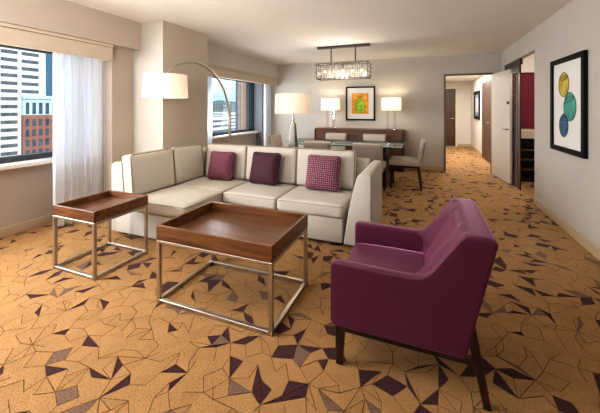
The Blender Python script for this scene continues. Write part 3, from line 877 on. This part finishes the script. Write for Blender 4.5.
# ------------------------------------------------------------------ the city outside
def facade_pt(u, v, x): return on_x(u, v, x)
def tower(name, label, x, y0, y1, z0, z1, depth, wm):
    t = thing(name, label, 'building', (x, (y0+y1)/2, z0), group='city buildings')
    obj('wall', B(-depth, 0, -(y1-y0)/2, (y1-y0)/2, 0, z1-z0), wm, t); return t
cw = mat('pale concrete facade', (.74, .69, .58), .8, var=.03, scale=.2)
wg = mat('dark office window band', (.10, .10, .095), .35, var=.4, scale=.6)
X1 = -150
yL, yR = on_x(-40, 100, X1)[1], on_x(45, 100, X1)[1]
T1 = tower('office_tower', 'pale concrete office tower with dark window bands, left of near window', X1, yL, yR, -70, 90, 1, cw)
yc = (yL+yR)/2
cols = [(-38, -22), (-19, -2), (0.5, 17.5), (21.5, 38.5)]
for fl in range(20):
    z = -26+fl*3.05
    for ua, ub in cols[1:]:
        ya, yb = on_x(ua, 100, X1)[1], on_x(ub, 100, X1)[1]
        obj('window', B(.01, .12, ya-yc, yb-yc, z+70, z+1.35+70), wg, T1)
X2 = -115
ya, yb = on_x(23, 100, X2)[1], on_x(75, 100, X2)[1]; ym = (ya+yb)/2
zt = on_x(30, 95.5, X2)[2]; zm = on_x(30, 115, X2)[2]
brick = mat('red brick facade', (.30, .105, .065), .85, var=.12, scale=.5)
T2 = tower('brick_tower', 'red brick tower with pale blue crown in front of the office tower', X2, ya, yb, -70, zm, 1, brick)
crown = mat('pale blue crown', (.52, .57, .57), .6, var=.06, scale=.4)
cr = obj('crown', B(-1, 0, -(yb-ya)/2, (yb-ya)/2, zm+70, zt+70-1.0), crown, T2)
obj('cornice', B(-1, .6, -(yb-ya)/2-.2, (yb-ya)/2, zt+70-1.0, zt+70), crown, T2)
dg = mat('dark teal pane', (.04, .06, .065), .3, var=.4, scale=.5)
for k in range(8):
    u = 25.7+k*6.6
    y_a, y_b = on_x(u, 100, X2)[1], on_x(u+3.4, 100, X2)[1]
    obj('window', B(.02, .15, y_a-ym, y_b-ym, zm+70+.3, zt+70-2.2), dg, cr)
    for j in range(8):
        zz = zm-2.6-j*3.2
        obj('window', B(.02, .15, y_a-ym, y_b-ym, zz+70-.9, zz+70+1.3), dg, T2)
bl_ = mat('blue glass facade', (.30, .52, .62), .2, var=.25, scale=.3)
X3 = -230
ya, yb = on_x(46.5, 100, X3)[1], on_x(110, 100, X3)[1]
T3 = tower('glass_tower', 'blue glass tower between the office tower and the curtain', X3, ya, yb, -70, 140, 1, bl_)
for fl in range(16):
    z = -20+fl*6; obj('floor_band', B(.02, .3, -(yb-ya)/2, (yb-ya)/2, z+70, z+71.4), mat('grey spandrel', (.62, .70, .72), .5, var=.1) if fl == 0 else bpy.data.materials['grey spandrel'], T3)
obj('corner_fin', B(.3, 1.2, -(yb-ya)/2-.4, -(yb-ya)/2+4.5, 0, 210), mat('dark blue fin', (.05, .11, .15), .3, var=.1), T3)
# seen through the far window
X4 = -60
ya, yb = on_x(237, 100, X4)[1], on_x(262, 100, X4)[1]
T4 = tower('striped_tower', 'dark tower with tan vertical stripes filling right of far window', X4, ya, yb, -60, 60, .6, mat('dark curtain wall', (.07, .085, .09), .3, var=.3, scale=1.2))
st = mat('tan pilaster', (.42, .22, .13), .7, var=.08, scale=2)
for u, w_ in ((238.4, .35), (241.5, .8), (244.2, .45), (246.9, .8)):
    y_ = on_x(u, 100, X4)[1]; obj('pilaster', B(.02, .25, y_-w_-(ya+yb)/2, y_+w_-(ya+yb)/2, 0, 120), st, T4)
y_ = on_x(248.2, 100, X4)[1]
obj('dark_bay', B(.02, .6, y_-(ya+yb)/2, yb-(ya+yb)/2, 0, 120), mat('near black glazing', (.02, .022, .025), .3, var=.2), T4)
for fl in range(28):
    z = -45+fl*3.2; obj('floor_band', B(.02, .1, -(yb-ya)/2, (y_-(ya+yb)/2), z+60, z+60.7), mat('grey floor band', (.22, .23, .22), .6, var=.1) if fl == 0 else bpy.data.materials['grey floor band'], T4)
lw = mat('white low facade', (.72, .72, .72), .8, var=.04, scale=.2)
def lowrise(label, X, u0, u1, v, floors):
    ya, yb = on_x(u0, 100, X)[1], on_x(u1, 100, X)[1]; zt = on_x((u0+u1)/2, v, X)[2]
    T = tower('low_office_block', label, X, ya, yb, -120, zt, 2, lw)
    for j in range(floors):
        z = zt+120-3-j*5.0; obj('window_band', B(.05, .4, -(yb-ya)/2*.94, (yb-ya)/2*.94, z-2.2, z), wg, T)
lowrise('white low office block below the hills, left of the arc lamp pole', -190, 205, 229, 117, 8)
lowrise('white low office block below the hills, right of the arc lamp pole', -260, 228, 241, 112.5, 8)
lowrise('small white block far off under the hills', -380, 214, 228, 112, 4)
# wooded hills on the horizon
b = NB(); hill = []
for i in range(60):
    y = 200+i*40; h = 14+9*math.sin(i*.6)+6*math.sin(i*1.7+1)+random.uniform(-2, 2)
    hill.append((b.verts.new((-700, y, -120)), b.verts.new((-700, y, h)), b.verts.new((-820, y, h*1.3+2))))
for A, C in zip(hill, hill[1:]):
    b.faces.new([A[0], C[0], C[1], A[1]]); b.faces.new([A[1], C[1], C[2], A[2]])
o = obj('hills', b, mat('wooded hillside', (.11, .15, .13), .9, var=.5, scale=.05)); o['kind'] = 'structure'
b = NB(); box(b, -1500, -20, -300, 2500, -121, -120); o = obj('ground', b, mat('city ground', (.2, .2, .2), .9, var=.1, scale=.02)); o['kind'] = 'structure'

# ------------------------------------------------------------------ world and lights
w = bpy.data.worlds.new('world'); scene.world = w; w.use_nodes = True
nt = w.node_tree; bg = nt.nodes['Background']; L = nt.links.new
tc = nt.nodes.new('ShaderNodeTexCoord'); sep = nt.nodes.new('ShaderNodeSeparateXYZ')
mp = nt.nodes.new('ShaderNodeMapping'); mp.inputs['Scale'].default_value = (1, 1, 3.2)
n = nt.nodes.new('ShaderNodeTexNoise'); n.inputs['Scale'].default_value = 3.4; n.inputs['Detail'].default_value = 6
cr_ = nt.nodes.new('ShaderNodeValToRGB'); cr_.color_ramp.elements[0].position = .50; cr_.color_ramp.elements[1].position = .70
gr = nt.nodes.new('ShaderNodeValToRGB')
gr.color_ramp.elements[0].position = 0; gr.color_ramp.elements[0].color = (.34, .60, .84, 1)
gr.color_ramp.elements[1].position = .45; gr.color_ramp.elements[1].color = (.12, .34, .68, 1)
mx = nt.nodes.new('ShaderNodeMixRGB'); mx.inputs[2].default_value = (.85, .9, .95, 1)
L(tc.outputs['Generated'], sep.inputs[0]); L(tc.outputs['Generated'], mp.inputs[0]); L(mp.outputs[0], n.inputs['Vector'])
L(n.outputs['Fac'], cr_.inputs[0]); L(sep.outputs['Z'], gr.inputs[0]); L(cr_.outputs[0], mx.inputs[0]); L(gr.outputs[0], mx.inputs[1])
L(mx.outputs[0], bg.inputs['Color']); bg.inputs['Strength'].default_value = 2.6

s = bpy.data.lights.new('sun', 'SUN'); s.energy = 4.6; s.angle = .02; s.color = (1, .90, .74)
so = bpy.data.objects.new('sun', s); COL.objects.link(so); so.rotation_euler = Vector((-.75, .25, -.6)).to_track_quat('-Z', 'Y').to_euler()

def area(name, loc, direction, sx, sy, power, col, spread=None):
    l = bpy.data.lights.new(name, 'AREA'); l.shape = 'RECTANGLE'; l.size = sx; l.size_y = sy; l.energy = power; l.color = col
    if spread: l.spread = spread
    o = bpy.data.objects.new(name, l); COL.objects.link(o); o.location = loc
    o.rotation_euler = Vector(direction).to_track_quat('-Z', 'Y').to_euler(); return o
area('daylight_near_window', (-4.14, .55, 1.42), (1, .58, -.22), 1.6, 1.15, 165, (1, .985, .965))
area('ceiling_fill', (-1.9, .3, 1.75), (.02, .6, 1), 1.2, 1.2, 98, (1, .97, .94))  # added fill aimed up at the ceiling to brighten the room
area('hall_downlight', (.85, 9.6, 2.28), (0, 0, -1), .8, 3.0, 120, (1, .97, .93))
area('alcove_light', (2.0, 6.1, 2.45), (0, .3, -1), .5, .5, 24, (1, .9, .8))
area('dining_daylight', (-4.12, 5.7, 1.45), (1, .35, -.1), 1.6, 1.1, 60, (.97, .98, 1))

point((-1.37, 5.3, 1.80), 26, (1, .92, .82), .2)  # added fill below the pendant to lift the dining end, not a bulb
scene.view_settings.view_transform = 'Standard'
scene.view_settings.look = 'Medium High Contrast'
scene.view_settings.exposure = -.32
